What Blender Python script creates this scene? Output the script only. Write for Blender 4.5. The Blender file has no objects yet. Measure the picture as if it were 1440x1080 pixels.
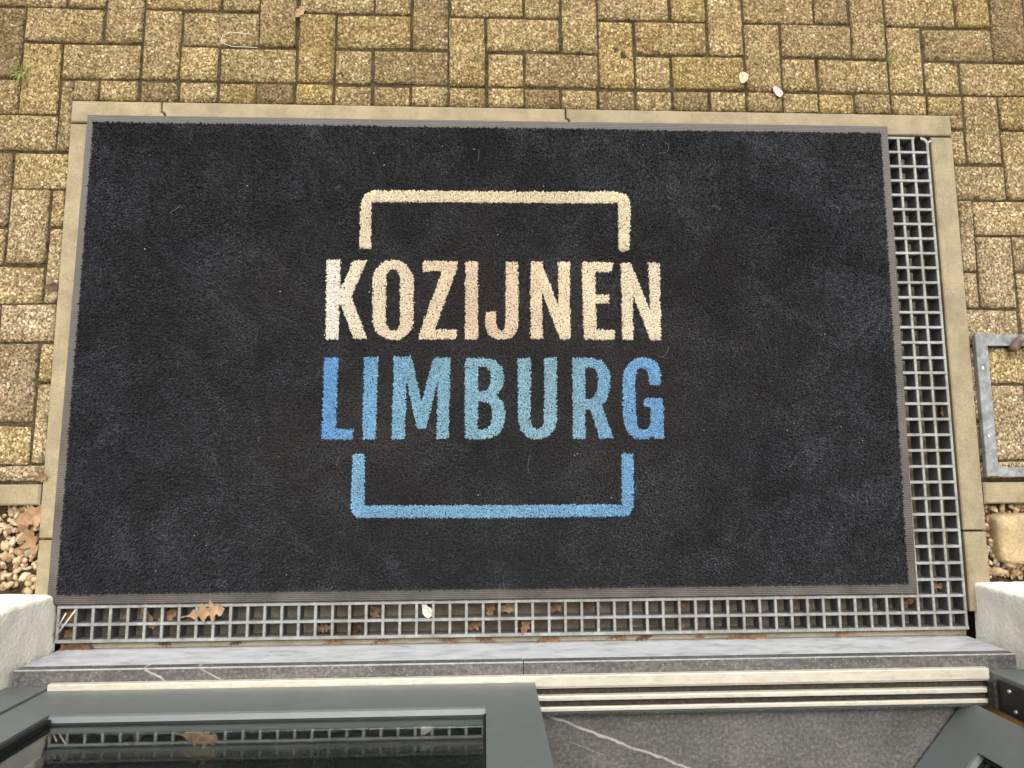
import bpy, bmesh, math, random
import numpy as np
from mathutils import Matrix, Vector, noise as mnoise

random.seed(7); RNG = np.random.default_rng(11)
S = bpy.context.scene
COL = S.collection
PI = math.pi

# ------------------------------------------------------------------ camera
ROT = np.array([[0.999174015, -0.000115492172, -0.0406358761],
                [-0.00466071189, 0.993071147, -0.117422205],
                [0.0403678774, 0.117514608, 0.992250347]])
CAM_H = 1.5721125
FPX = 932.36                        # focal length for a 1440 px wide picture
cam_d = bpy.data.cameras.new('camera'); cam = bpy.data.objects.new('camera', cam_d); COL.objects.link(cam)
cam_d.sensor_fit = 'HORIZONTAL'; cam_d.sensor_width = 36.0; cam_d.lens = FPX/1440*36
cam_d.clip_start = 0.02; cam_d.clip_end = 400
M4 = Matrix([list(ROT[i]) + [0] for i in range(3)] + [[0, 0, 0, 1]])
cam.matrix_world = Matrix.Translation((0, 0, CAM_H)) @ M4
S.camera = cam

# ------------------------------------------------------------------ light
SUN_EL, SUN_AZ = math.radians(58), math.radians(2)      # azimuth measured from +Y (away from the house) towards +X
w = bpy.data.worlds.new('World'); S.world = w; w.use_nodes = True
nt = w.node_tree; nt.nodes.clear()
sky = nt.nodes.new('ShaderNodeTexSky'); sky.sky_type = 'NISHITA'; sky.sun_disc = False
sky.sun_elevation = SUN_EL; sky.sun_rotation = SUN_AZ
sky.air_density = 1.0; sky.dust_density = 6.0; sky.ozone_density = 1.0
hsv = nt.nodes.new('ShaderNodeHueSaturation'); hsv.inputs['Saturation'].default_value = 0.06   # overcast: grey sky
bgn = nt.nodes.new('ShaderNodeBackground'); bgn.inputs['Strength'].default_value = 0.15
wo = nt.nodes.new('ShaderNodeOutputWorld')
nt.links.new(sky.outputs[0], hsv.inputs['Color']); nt.links.new(hsv.outputs[0], bgn.inputs[0]); nt.links.new(bgn.outputs[0], wo.inputs[0])
sd = bpy.data.lights.new('sun', 'SUN'); so = bpy.data.objects.new('sun', sd); COL.objects.link(so)
sd.energy = 0.65; sd.angle = math.radians(80); sd.color = (1.0, 0.94, 0.84)
dirv = Vector((math.sin(SUN_AZ)*math.cos(SUN_EL), math.cos(SUN_AZ)*math.cos(SUN_EL), math.sin(SUN_EL)))
so.rotation_euler = dirv.to_track_quat('Z', 'Y').to_euler(); so.location = (0, 3, 6)
S.view_settings.view_transform = 'Standard'; S.view_settings.look = 'None'
S.view_settings.gamma = 1; S.view_settings.use_curve_mapping = False
S.view_settings.exposure = 0.80

def at(u, v, z=0.0):
    """world point at height z under a measured photo point"""
    d = ROT @ np.array([u-720, -(v-540), -FPX]); t = (z-CAM_H)/d[2]
    return np.array([d[0]*t, d[1]*t, z])

# ------------------------------------------------------------------ helpers
def tag(o, label=None, cat=None, group=None, kind=None):
    if label: o['label'] = label
    if cat: o['category'] = cat
    if group: o['group'] = group
    if kind: o['kind'] = kind
    return o

def mesh(name, v, f, smooth=False):
    me = bpy.data.meshes.new(name); me.from_pydata([tuple(map(float, p)) for p in v], [], f); me.update()
    if smooth: me.shade_smooth()
    return me

def obj(name, me, mat=None, parent=None):
    o = bpy.data.objects.new(name, me); COL.objects.link(o)
    if mat is not None and me is not None and not me.materials: me.materials.append(mat)
    if parent: o.parent = parent
    return o

def empty(name, loc=(0, 0, 0)):
    o = bpy.data.objects.new(name, None); COL.objects.link(o); o.location = loc; o.empty_display_size = .05
    return o

def box_me(x0, x1, y0, y1, z0, z1, bev=0.0, seg=2):
    bm = bmesh.new(); bmesh.ops.create_cube(bm, size=1)
    for p in bm.verts:
        p.co = Vector((x0+(p.co.x+.5)*(x1-x0), y0+(p.co.y+.5)*(y1-y0), z0+(p.co.z+.5)*(z1-z0)))
    if bev: bmesh.ops.bevel(bm, geom=bm.edges[:], offset=bev, segments=seg, profile=.6, affect='EDGES')
    me = bpy.data.meshes.new('box'); bm.to_mesh(me); bm.free()
    return me

def box(name, x0, x1, y0, y1, z0, z1, mat, parent=None, bev=0.0, seg=2):
    return obj(name, box_me(x0, x1, y0, y1, z0, z1, bev, seg), mat, parent)

def inset(poly, d):
    n = len(poly); out = []
    for i in range(n):
        p0, p1, p2 = (np.array(poly[(i+k) % n], float) for k in (-1, 0, 1))
        a = p1-p0; b = p2-p1; a /= np.linalg.norm(a)+1e-12; b /= np.linalg.norm(b)+1e-12
        na = np.array([-a[1], a[0]]); nb = np.array([-b[1], b[0]]); m = na+nb; m /= np.linalg.norm(m)+1e-12
        out.append(p1+m*d/max(.4, float(m@na)))
    return out

def prism_me(poly, z0, z1, ch=0.002):
    """counter-clockwise outline raised to a slab with a chamfered upper arris"""
    n = len(poly); top = inset(poly, ch)
    v = [(p[0], p[1], z0) for p in poly]+[(p[0], p[1], z1-ch) for p in poly]+[(p[0], p[1], z1) for p in top]
    f = [list(range(n))[::-1], [2*n+i for i in range(n)]]
    for r in (0, 1):
        for i in range(n):
            j = (i+1) % n; f.append([r*n+i, r*n+j, (r+1)*n+j, (r+1)*n+i])
    return mesh('prism', v, f)

def tube_me(pts, r, seg=8):
    pts = [Vector(p) for p in pts]; v = []; f = []
    for i, p in enumerate(pts):
        t = (pts[min(i+1, len(pts)-1)]-pts[max(i-1, 0)]).normalized()
        a = t.orthogonal().normalized() if i == 0 else (a-t*a.dot(t)).normalized()
        b = t.cross(a)
        for k in range(seg):
            q = p+(a*math.cos(2*PI*k/seg)+b*math.sin(2*PI*k/seg))*r; v.append(q)
    for i in range(len(pts)-1):
        for k in range(seg):
            k2 = (k+1) % seg; f.append([i*seg+k, i*seg+k2, (i+1)*seg+k2, (i+1)*seg+k])
    f.append(list(range(seg))[::-1]); f.append([(len(pts)-1)*seg+k for k in range(seg)])
    return mesh('tube', v, f, True)

# ------------------------------------------------------------------ materials
class NT:
    def __init__(s, name):
        s.m = bpy.data.materials.new(name); s.m.use_nodes = True; s.t = s.m.node_tree; s.t.nodes.clear()
        s.out = s.n('ShaderNodeOutputMaterial'); s.b = s.n('ShaderNodeBsdfPrincipled'); s.l(s.b.outputs[0], s.out.inputs[0])
    def n(s, t, **k):
        x = s.t.nodes.new(t)
        for a, b in k.items(): setattr(x, a, b)
        return x
    def l(s, a, b): s.t.links.new(a, b)
    def setb(s, **k):
        for a, b in k.items():
            i = s.b.inputs[a.replace('_', ' ')]
            if hasattr(b, 'node'): s.l(b, i)
            else: i.default_value = b
        return s
    def pos(s): return s.n('ShaderNodeNewGeometry').outputs['Position']
    def objc(s): return s.n('ShaderNodeTexCoord').outputs['Object']
    def mapv(s, v, scale=(1, 1, 1), loc=(0, 0, 0), rot=(0, 0, 0)):
        x = s.n('ShaderNodeMapping'); s.l(v, x.inputs[0]); x.inputs['Scale'].default_value = scale
        x.inputs['Location'].default_value = loc; x.inputs['Rotation'].default_value = rot; return x.outputs[0]
    def noise(s, v, scale, detail=4, rough=.55, dist=0):
        x = s.n('ShaderNodeTexNoise'); s.l(v, x.inputs['Vector']); x.inputs['Scale'].default_value = scale
        x.inputs['Detail'].default_value = detail; x.inputs['Roughness'].default_value = rough; x.inputs['Distortion'].default_value = dist
        return x.outputs['Fac']
    def vor(s, v, scale, feature='F1', rand=1.0):
        x = s.n('ShaderNodeTexVoronoi', feature=feature); s.l(v, x.inputs['Vector']); x.inputs['Scale'].default_value = scale
        x.inputs['Randomness'].default_value = rand; return x
    def ramp(s, f, stops, interp='LINEAR'):
        x = s.n('ShaderNodeValToRGB'); x.color_ramp.interpolation = interp; e = x.color_ramp.elements
        while len(e) < len(stops): e.new(.5)
        for el, (p, c) in zip(e, stops):
            el.position = p; el.color = tuple(c)+(1,) if hasattr(c, '__len__') else (c, c, c, 1)
        s.l(f, x.inputs[0]); return x.outputs[0]
    def mix(s, f, a, b, mode='MIX'):
        x = s.n('ShaderNodeMix', data_type='RGBA', blend_type=mode)
        for sock, val in ((x.inputs[0], f), (x.inputs[6], a), (x.inputs[7], b)):
            if hasattr(val, 'node'): s.l(val, sock)
            else: sock.default_value = val if not hasattr(val, '__len__') else tuple(val)+(1,)
        return x.outputs[2]
    def math(s, op, a, b=0.0, c=None, clamp=False):
        x = s.n('ShaderNodeMath', operation=op, use_clamp=clamp)
        for i, val in enumerate((a, b, c)):
            if val is None: continue
            if hasattr(val, 'node'): s.l(val, x.inputs[i])
            else: x.inputs[i].default_value = val
        return x.outputs[0]
    def sep(s, v):
        x = s.n('ShaderNodeSeparateXYZ'); s.l(v, x.inputs[0]); return x.outputs
    def bump(s, h, dist=.002, strength=1.0, normal=None):
        x = s.n('ShaderNodeBump'); s.l(h, x.inputs['Height']); x.inputs['Distance'].default_value = dist
        x.inputs['Strength'].default_value = strength
        if normal: s.l(normal, x.inputs['Normal'])
        s.l(x.outputs[0], s.b.inputs['Normal']); return x.outputs[0]
    def rnd(s): return s.n('ShaderNodeObjectInfo').outputs['Random']

def m_paver():
    k = NT('washed_aggregate_paver'); p = k.pos()
    pd = k.n('ShaderNodeVectorMath', operation='ADD'); k.l(p, pd.inputs[0])
    nz = k.n('ShaderNodeTexNoise'); k.l(p, nz.inputs['Vector']); nz.inputs['Scale'].default_value = 260
    sc = k.n('ShaderNodeVectorMath', operation='SCALE'); k.l(nz.outputs['Color'], sc.inputs[0]); sc.inputs['Scale'].default_value = .003
    k.l(sc.outputs[0], pd.inputs[1]); q = pd.outputs[0]
    v1 = k.vor(q, 125); v2 = k.vor(q, 260)
    cr = k.sep(v1.outputs['Color']); c2 = k.sep(v2.outputs['Color'])
    stone = k.ramp(cr[0], [(0, (.14, .10, .045)), (.32, (.28, .205, .095)), (.66, (.43, .325, .16)), (.90, (.54, .43, .24)), (1, (.64, .55, .37))])
    fine = k.ramp(c2[1], [(0, (.075, .054, .022)), (.6, (.26, .19, .088)), (1, (.48, .38, .205))])
    mk = k.ramp(v1.outputs['Distance'], [(0, 1), (.36, 1), (.50, 0)])
    pick = k.ramp(cr[2], [(.38, 0), (.46, 1)])
    col = k.mix(k.math('MULTIPLY', mk, pick), fine, stone)
    rn = k.rnd()
    tint = k.ramp(rn, [(0, (.58, .54, .54)), (.08, (.72, .68, .66)), (.2, (.90, .88, .86)), (.5, (1.02, 1.0, .97)), (.8, (1.12, 1.09, 1.03)), (.92, (1.02, .98, .76)), (1, (.90, .85, .75))])
    col = k.mix(1, col, tint, 'MULTIPLY'); col = k.mix(1, col, (1.15, 1.13, 1.14), 'MULTIPLY')
    big = k.ramp(k.noise(p, 9, 5, .6), [(.3, (.72, .70, .62)), (.55, (1, 1, 1)), (.75, (1.14, 1.12, 1.06))])
    col = k.mix(1, col, big, 'MULTIPLY')
    # algae tinge, a few pavers more than others
    al = k.math('MULTIPLY', k.ramp(k.noise(p, 22, 4, .65), [(.52, 0), (.7, .35)]), k.ramp(k.noise(p, 2.3, 2), [(.4, .15), (.62, 1)]))
    col = k.mix(al, col, (.25, .22, .07))
    # further out the blocks carry more algae; along the kerb sides they are cleaner and paler
    ys = k.sep(p)[1]; cl = k.ramp(k.math('MULTIPLY_ADD', k.noise(p, 6, 3), .25, ys), [(.55, 1), (1.05, 0)])
    col = k.mix(k.math('MULTIPLY', cl, .85), col, k.mix(1, col, (1.22, 1.28, 1.62), 'MULTIPLY'))
    # grime collecting in patches
    gr = k.ramp(k.noise(k.mapv(p, (1, 1, 1), (4, 9, 0)), 45, 5, .7), [(.50, 0), (.68, .45)]); col = k.mix(gr, col, (.13, .10, .052))
    # pale lime spots
    lm = k.ramp(k.noise(p, 30, 5, .6), [(.66, 0), (.73, .6)])
    col = k.mix(lm, col, (.62, .55, .40))
    k.setb(Base_Color=col, Roughness=.9); k.b.inputs['Specular IOR Level'].default_value = .25
    h = k.math('ADD', k.math('MULTIPLY', k.math('SUBTRACT', 1, v1.outputs['Distance']), .7), k.math('MULTIPLY', k.noise(p, 420, 3), .6))
    h = k.math('ADD', h, k.math('MULTIPLY', k.math('SUBTRACT', 1, v2.outputs['Distance']), .35))
    k.bump(h, .0060, 1.0); return k.m

def m_sand():
    k = NT('joint_sand'); p = k.pos()
    c = k.ramp(k.noise(p, 320, 4, .7), [(.28, (.026, .018, .009)), (.5, (.072, .051, .026)), (.75, (.20, .155, .088))])
    hz = k.ramp(k.noise(k.mapv(p, (1, 1, 1), (6, 2, 0)), 38, 4, .7), [(.34, (.45, .43, .40)), (.54, (1.05, 1.05, 1.05))]); c = k.mix(1, c, hz, 'MULTIPLY')   # random darker patches in the joints
    mo = k.ramp(k.noise(p, 26, 4), [(.54, 0), (.68, .55)])
    c = k.mix(mo, c, (.085, .075, .026))
    k.setb(Base_Color=c, Roughness=1.0); k.b.inputs['Specular IOR Level'].default_value = .1
    k.bump(k.noise(p, 300, 4, .7), .004); return k.m

def m_concrete(name, base, dark, light, speck=520, stain=.5):
    k = NT(name); p = k.pos()
    c = k.ramp(k.noise(p, speck, 3, .7), [(.28, dark), (.5, base), (.78, light)])
    b = k.ramp(k.noise(p, 7, 6, .65), [(.3, (.72, .71, .66)), (.52, (1, 1, 1)), (.75, (1.08, 1.06, 1.02))])
    c = k.mix(1, c, b, 'MULTIPLY')
    s = k.ramp(k.noise(k.mapv(p, (1, 1, 1), (3.1, 1.7, 0)), 60, 5, .7), [(.62, 0), (.74, stain)])
    s = k.math('MULTIPLY', s, k.ramp(k.noise(p, 5, 2), [(.5, 0), (.62, 1)]))
    c = k.mix(s, c, (.075, .065, .04))
    gm = k.ramp(k.noise(k.mapv(p, (1, 1, 1), (1.2, 6, 0)), 14, 6, .7), [(.44, 0), (.64, .6)]); c = k.mix(gm, c, (.19, .155, .095))
    po = k.vor(p, 240); pm = k.math('MULTIPLY', k.ramp(po.outputs['Distance'], [(.16, 1), (.26, 0)]), k.ramp(k.sep(po.outputs['Color'])[0], [(.8, 0), (.86, .7)])); c = k.mix(pm, c, (.11, .09, .055))
    rn = k.ramp(k.rnd(), [(0, (.93, .92, .93)), (1, (1.05, 1.04, 1.0))]); c = k.mix(1, c, rn, 'MULTIPLY')
    k.setb(Base_Color=c, Roughness=.88); k.b.inputs['Specular IOR Level'].default_value = .25
    k.bump(k.math('ADD', k.noise(p, 420, 4, .7), k.math('MULTIPLY', k.noise(p, 60, 4), .8)), .0011); return k.m

def m_plaster():
    k = NT('white_render'); p = k.pos()
    c = k.ramp(k.noise(p, 5, 5, .6), [(.3, (.86, .815, .71)), (.6, (.91, .87, .775))])
    d = k.ramp(k.noise(p, 190, 3), [(.3, (.9, .89, .86)), (.6, (1, 1, 1))]); c = k.mix(1, c, d, 'MULTIPLY')
    sp = k.ramp(k.noise(p, 70, 2), [(.76, 0), (.79, .5)]); c = k.mix(sp, c, (.33, .29, .2))
    k.setb(Base_Color=c, Roughness=.93); k.b.inputs['Specular IOR Level'].default_value = .2
    k.bump(k.math('ADD', k.noise(p, 120, 4, .6), k.math('MULTIPLY', k.noise(p, 420, 2), .35)), .0035); return k.m

def m_bluestone(name='bluestone', veins=(), fossil=.7, lift=1.0):
    k = NT(name); p = k.pos()
    c = k.ramp(k.noise(p, 130, 5, .7), [(.3, (.045, .043, .041)), (.52, (.098, .094, .088)), (.75, (.21, .20, .185))])
    b = k.ramp(k.noise(p, 8, 5, .6), [(.3, (.72*lift, .70*lift, .68*lift)), (.6, (1.12*lift, 1.09*lift, 1.06*lift))]); c = k.mix(1, c, b, 'MULTIPLY')
    sc = k.ramp(k.noise(k.mapv(p, (1, 3.2, 1), (0, 0, 0), (0, 0, .5)), 18, 6, .75), [(.5, 0), (.72, .3)]); c = k.mix(sc, c, (.26, .245, .225))
    f = k.vor(k.mapv(p, (1, 1.5, 1)), 150); fs = k.math('MULTIPLY', k.ramp(f.outputs['Distance'], [(.15, 1), (.34, 0)]), k.ramp(k.sep(f.outputs['Color'])[0], [(.74, 0), (.95, fossil)]))
    c = k.mix(fs, c, (.42, .40, .37))
    xs = k.sep(p)
    for (x0, y0, x1, y1, wd, st) in veins:
        L = math.hypot(x1-x0, y1-y0); nx, ny = -(y1-y0)/L, (x1-x0)/L; tx, ty = (x1-x0)/L, (y1-y0)/L
        dd = k.math('ADD', k.math('MULTIPLY', xs[0], nx), k.math('MULTIPLY_ADD', xs[1], ny, -(x0*nx+y0*ny)))
        dd = k.math('ADD', dd, k.math('MULTIPLY', k.math('SUBTRACT', k.noise(p, 28, 4, .65), .5), .012))
        tt = k.math('ADD', k.math('MULTIPLY', xs[0], tx), k.math('MULTIPLY_ADD', xs[1], ty, -(x0*tx+y0*ty)))
        on = k.math('MULTIPLY', k.math('GREATER_THAN', tt, 0), k.math('LESS_THAN', tt, L))
        wv = k.math('MULTIPLY_ADD', k.noise(p, 40, 2), wd*.9, wd*.5)
        edge = k.math('SUBTRACT', 1.6, k.math('DIVIDE', k.math('ABSOLUTE', dd), wv), clamp=True)
        m = k.math('MULTIPLY', edge, k.math('MULTIPLY', on, k.math('MULTIPLY', k.ramp(k.noise(p, 35, 4, .7), [(.25, .35), (.6, 1)]), st)))
        c = k.mix(m, c, (.46, .43, .39))
    k.setb(Base_Color=c, Roughness=.5)
    k.bump(k.noise(p, 260, 4, .6), .0006); return k.m

def m_riser():
    k = NT('lime_washed_riser'); p = k.pos()
    c = k.ramp(k.noise(k.mapv(p, (1, 1, 2.5)), 16, 6, .65, .4), [(.28, (.24, .245, .255)), (.45, (.43, .435, .445)), (.7, (.56, .565, .57))])
    s = k.ramp(k.noise(k.mapv(p, (.5, 1, 1), (5, 0, 0)), 60, 5, .7), [(.6, 0), (.72, .6)]); c = k.mix(s, c, (.22, .23, .26))
    k.setb(Base_Color=c, Roughness=.6); k.bump(k.noise(p, 200, 4), .0008); return k.m

def m_simple(name, col, rough=.5, metal=0.0, var=.12, scale=40, bump=.0003, spec=.5, dirt=0.0, dirtcol=(.14, .11, .07)):
    k = NT(name); p = k.objc()
    lo = tuple(max(0, c*(1-var)) for c in col); hi = tuple(c*(1+var) for c in col)
    c = k.ramp(k.noise(p, scale, 5, .65), [(.3, lo), (.7, hi)])
    k.setb(Base_Color=c, Roughness=k.math('MULTIPLY_ADD', k.noise(p, scale*1.7, 3), .2, rough-.1), Metallic=metal)
    k.b.inputs['Specular IOR Level'].default_value = spec
    if dirt:
        w_ = k.pos(); d = k.ramp(k.noise(k.mapv(w_, (1, 3, 2)), 30, 6, .75), [(.50, 0), (.74, dirt)]); c = k.mix(d, c, dirtcol)
        sp = k.ramp(k.noise(w_, 330, 2, .5), [(.70, 0), (.76, dirt)]); c = k.mix(sp, c, tuple(min(.6, 3*q) for q in dirtcol)); k.setb(Base_Color=c)
    if bump: k.bump(k.noise(p, scale*6, 3), bump)
    return k.m

def m_grate():
    k = NT('grey_moulded_grating'); p = k.pos(); g = k.n('ShaderNodeNewGeometry')
    c = k.ramp(k.noise(p, 60, 5, .7), [(.3, (.24, .245, .235)), (.6, (.36, .365, .35)), (.8, (.46, .46, .44))])
    s = k.ramp(k.noise(p, 14, 4, .6), [(.35, (.66, .63, .57)), (.6, (1, 1, 1))]); c = k.mix(1, c, s, 'MULTIPLY')
    dr = k.ramp(k.noise(k.mapv(p, (1, 1, 1), (2, 8, 0)), 70, 5, .75), [(.54, 0), (.7, .6)]); c = k.mix(dr, c, (.13, .11, .08))
    up = k.ramp(k.sep(g.outputs['True Normal'])[2], [(.6, (.34, .34, .34)), (.9, (.92, .92, .90))]); c = k.mix(1, c, up, 'MULTIPLY')   # dusty worn tops kept paler; shade in the cells painted into the sides
    k.setb(Base_Color=c, Roughness=.55); k.bump(k.noise(p, 500, 3), .0006); return k.m

def m_rubber():
    k = NT('rubber_edge'); p = k.pos()
    c = k.ramp(k.noise(p, 12, 5, .6), [(.3, (.055, .048, .040)), (.7, (.115, .102, .088))])
    x = k.sep(p)
    dust_falloff = k.ramp(k.math('MULTIPLY_ADD', k.noise(p, 5, 3), .5, x[1]), [(.0, 0), (.9, .7)]); c = k.mix(dust_falloff, c, (.125, .114, .104))  # paler outward: light falloff near the house painted in, along with dirt
    k.setb(Base_Color=c, Roughness=.75)
    wv = k.math('SINE', k.math('MULTIPLY', x[1], 2*PI/.0042)); wx = k.math('SINE', k.math('MULTIPLY', x[0], 2*PI/.0042))
    k.bump(k.math('ADD', k.math('ADD', wv, k.math('MULTIPLY', wx, .6)), k.noise(p, 500, 2)), .00045); return k.m

def m_pile(name, stops, mottled=.35, axis_x=(-.5, .5), brown=0.0, cloud=.1):
    """stops: colour along the width of the lettering"""
    k = NT(name); p = k.pos(); x = k.sep(p)
    t = k.math('DIVIDE', k.math('SUBTRACT', x[0], axis_x[0]), axis_x[1]-axis_x[0], clamp=True)
    c = k.ramp(t, stops)
    at_ = k.n('ShaderNodeAttribute', attribute_name='tone')
    v = k.ramp(at_.outputs['Fac'], [(0, (1-mottled,)*3), (.8, (1+.6*mottled,)*3), (1, (1+1.7*mottled,)*3)]); c = k.mix(1, c, v, 'MULTIPLY')
    b = k.ramp(k.noise(p, 7, 6, .68, .6), [(.28, (1-cloud*.8,)*3), (.5, (1, 1, 1)), (.72, (1+cloud*1.5, 1+cloud*1.45, 1+cloud*1.4))]); c = k.mix(1, c, b, 'MULTIPLY')
    if brown:
        # trodden-in dust, densest where people step
        ex = k.math('POWER', k.math('MULTIPLY', k.math('SUBTRACT', x[0], .08), 1.25), 2); ey = k.math('POWER', k.math('MULTIPLY', k.math('SUBTRACT', x[1], .22), 2.0), 2)
        wr = k.math('SUBTRACT', 1, k.math('ADD', ex, ey), clamp=True)
        d = k.math('MULTIPLY', k.ramp(k.noise(k.mapv(p, (1, 1, 1), (7, 3, 0)), 3.2, 5, .65), [(.32, .15), (.66, 1)]), k.math('MULTIPLY_ADD', wr, .75*brown, .25*brown)); c = k.mix(d, c, (.052, .042, .034))
    k.setb(Base_Color=c, Roughness=.95); k.b.inputs['Specular IOR Level'].default_value = .15
    k.b.inputs['Sheen Weight'].default_value = .12; k.b.inputs['Sheen Roughness'].default_value = .5
    return k.m

def m_leaf():
    k = NT('dry_oak_leaf'); p = k.objc(); rn = k.rnd()
    base = k.ramp(rn, [(0, (.085, .042, .02)), (.35, (.16, .08, .038)), (.7, (.28, .155, .075)), (1, (.40, .25, .13))])
    v = k.ramp(k.noise(p, 70, 5, .7), [(.3, (.55, .5, .45)), (.6, (1, 1, 1)), (.8, (1.25, 1.2, 1.1))]); c = k.mix(1, base, v, 'MULTIPLY')
    k.setb(Base_Color=c, Roughness=.7); k.bump(k.noise(p, 150, 3), .0015); return k.m

def m_pebble():
    k = NT('river_gravel'); p = k.pos(); a = k.n('ShaderNodeAttribute', attribute_name='tone')
    c = k.ramp(a.outputs['Fac'], [(0, (.17, .095, .045)), (.25, (.33, .20, .10)), (.5, (.47, .34, .19)), (.75, (.50, .385, .22)), (.92, (.54, .46, .32)), (1, (.32, .28, .23))])
    v = k.ramp(k.noise(p, 180, 4), [(.3, (.7, .68, .65)), (.7, (1.1, 1.1, 1.1))]); c = k.mix(1, c, v, 'MULTIPLY')
    k.setb(Base_Color=c, Roughness=.65); k.bump(k.noise(p, 300, 3), .0007); return k.m

def m_glass():
    k = NT('door_glass'); k.setb(Base_Color=(.70, .76, .73, 1), Roughness=0.0, IOR=1.5); k.b.inputs['Transmission Weight'].default_value = 1.0
    return k.m

def m_galv():
    k = NT('galvanised_steel'); p = k.pos(); v = k.vor(p, 90)
    c = k.ramp(k.sep(v.outputs['Color'])[0], [(0, (.21, .22, .22)), (1, (.33, .34, .335))])
    b = k.ramp(k.noise(p, 25, 5, .7), [(.35, (.6, .6, .58)), (.65, (1.05, 1.05, 1.05))]); c = k.mix(1, c, b, 'MULTIPLY')
    k.setb(Base_Color=c, Roughness=.55, Metallic=.45); k.bump(k.noise(p, 200, 3), .0005); return k.m

MAT = dict(
    paver=m_paver(), sand=m_sand(),
    kerb=m_concrete('kerb_concrete', (.33, .272, .172), (.20, .16, .095), (.43, .365, .245)),
    pit=m_concrete('pit_concrete', (.36, .315, .24), (.20, .17, .125), (.46, .41, .33), 380, .8),
    plaster=m_plaster(), riser=m_riser(), slab=m_bluestone('bluestone_slab', [tuple(at(176, 925, .136)[:2])+tuple(at(240, 962, .136)[:2])+(.0014, .9), tuple(at(258, 928, .136)[:2])+tuple(at(318, 960, .136)[:2])+(.0011, .8)]),
    floor=m_bluestone('bluestone_floor', [tuple(at(750, 999, .108)[:2])+tuple(at(985, 1086, .108)[:2])+(.0022, .9),
                                          tuple(at(455, 1030, .108)[:2])+tuple(at(640, 1110, .108)[:2])+(.0022, .8),
                                          tuple(at(800, 1042, .108)[:2])+tuple(at(850, 1062, .108)[:2])+(.0007, .5)], .22, 1.15),
    frame=m_simple('grey_green_door_paint', (.118, .133, .127), .42, 0, .05, 12, .0002, .5, .22, (.17, .17, .15)),
    alu=m_simple('pale_anodised_profile', (.63, .58, .47), .42, .25, .08, 25, .0002, .5, .5, (.22, .18, .12)),
    arris=m_simple('pale_worn_stone', (.34, .335, .33), .6, 0, .35, 60, .0004),
    brush=m_simple('brown_black_brush', (.05, .043, .036), .9, 0, .5, 120, .002, .1),
    black=m_simple('black_gasket', (.012, .012, .012), .45, 0, .3, 60, .0003),
    steel=m_simple('screw_steel', (.55, .55, .54), .35, .9, .1, 80, 0),
    wood=m_simple('brown_timber', (.42, .22, .07), .6, 0, .35, 30, .0006),
    inwall=m_simple('inside_wall_paint', (.55, .54, .52), .9, 0, .04, 5, 0),
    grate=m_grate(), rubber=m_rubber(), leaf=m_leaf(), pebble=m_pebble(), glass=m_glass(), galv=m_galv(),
    rust=m_simple('rusty_pale_tube', (.16, .12, .09), .75, .2, .5, 50, .001),
    rock=m_concrete('sandstone', (.44, .33, .18), (.30, .21, .10), (.56, .46, .30), 160, .5),
    grass=m_simple('grass_blade', (.20, .26, .05), .7, 0, .3, 40, 0, .2),
    petal=m_simple('white_petal', (.50, .46, .39), .7, 0, .3, 60, .0005, .2),
    scrap=m_simple('dirty_paper', (.50, .42, .29), .9, 0, .4, 120, .001, .1),
    pink=m_simple('pink_petal', (.56, .40, .37), .7, 0, .2, 90, .0005, .2),
    wire=m_simple('pale_string', (.62, .55, .44), .6, 0, .1, 60, 0),
    lint=m_simple('grey_lint', (.50, .48, .45), .9, 0, .2, 60, 0, .1),
    pile=m_pile('charcoal_pile', [(0, (.019, .0205, .0265)), (.35, (.023, .0245, .0285)), (.65, (.025, .0265, .031)), (1, (.023, .0245, .030))], .62, (-1, 1), .75, .85),
    cream=m_pile('cream_pile', [(0, (.75, .705, .61)), (.10, (.72, .63, .47)), (.55, (.70, .555, .40)), (.8, (.70, .605, .44)), (1, (.70, .615, .46))], .08, (-.365, .365)),
    blue=m_pile('blue_pile', [(0, (.14, .315, .56)), (.10, (.17, .35, .53)), (.28, (.215, .385, .49)), (.6, (.25, .405, .46)), (.80, (.24, .40, .48)), (1, (.175, .355, .56))], .25, (-.375, .365)),
    cream_line=m_pile('cream_line_pile', [(0, (.72, .64, .48)), (.5, (.71, .61, .43)), (1, (.71, .62, .45))], .08, (-.365, .365)),
    blue_line=m_pile('blue_line_pile', [(0, (.20, .38, .53)), (.5, (.20, .365, .50)), (1, (.175, .355, .54))], .22, (-.365, .365)),
    backing=m_simple('mat_backing', (.02, .02, .022), .95, 0, .2, 60, 0, .1),
)

# ------------------------------------------------------------------ ground, paving
v = [(-60, -60, -.13), (60, -60, -.13), (60, 60, -.13), (-60, 60, -.13)]
tag(obj('ground', mesh('ground', v, [[0, 1, 2, 3]]), MAT['sand']), kind='structure')

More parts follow.
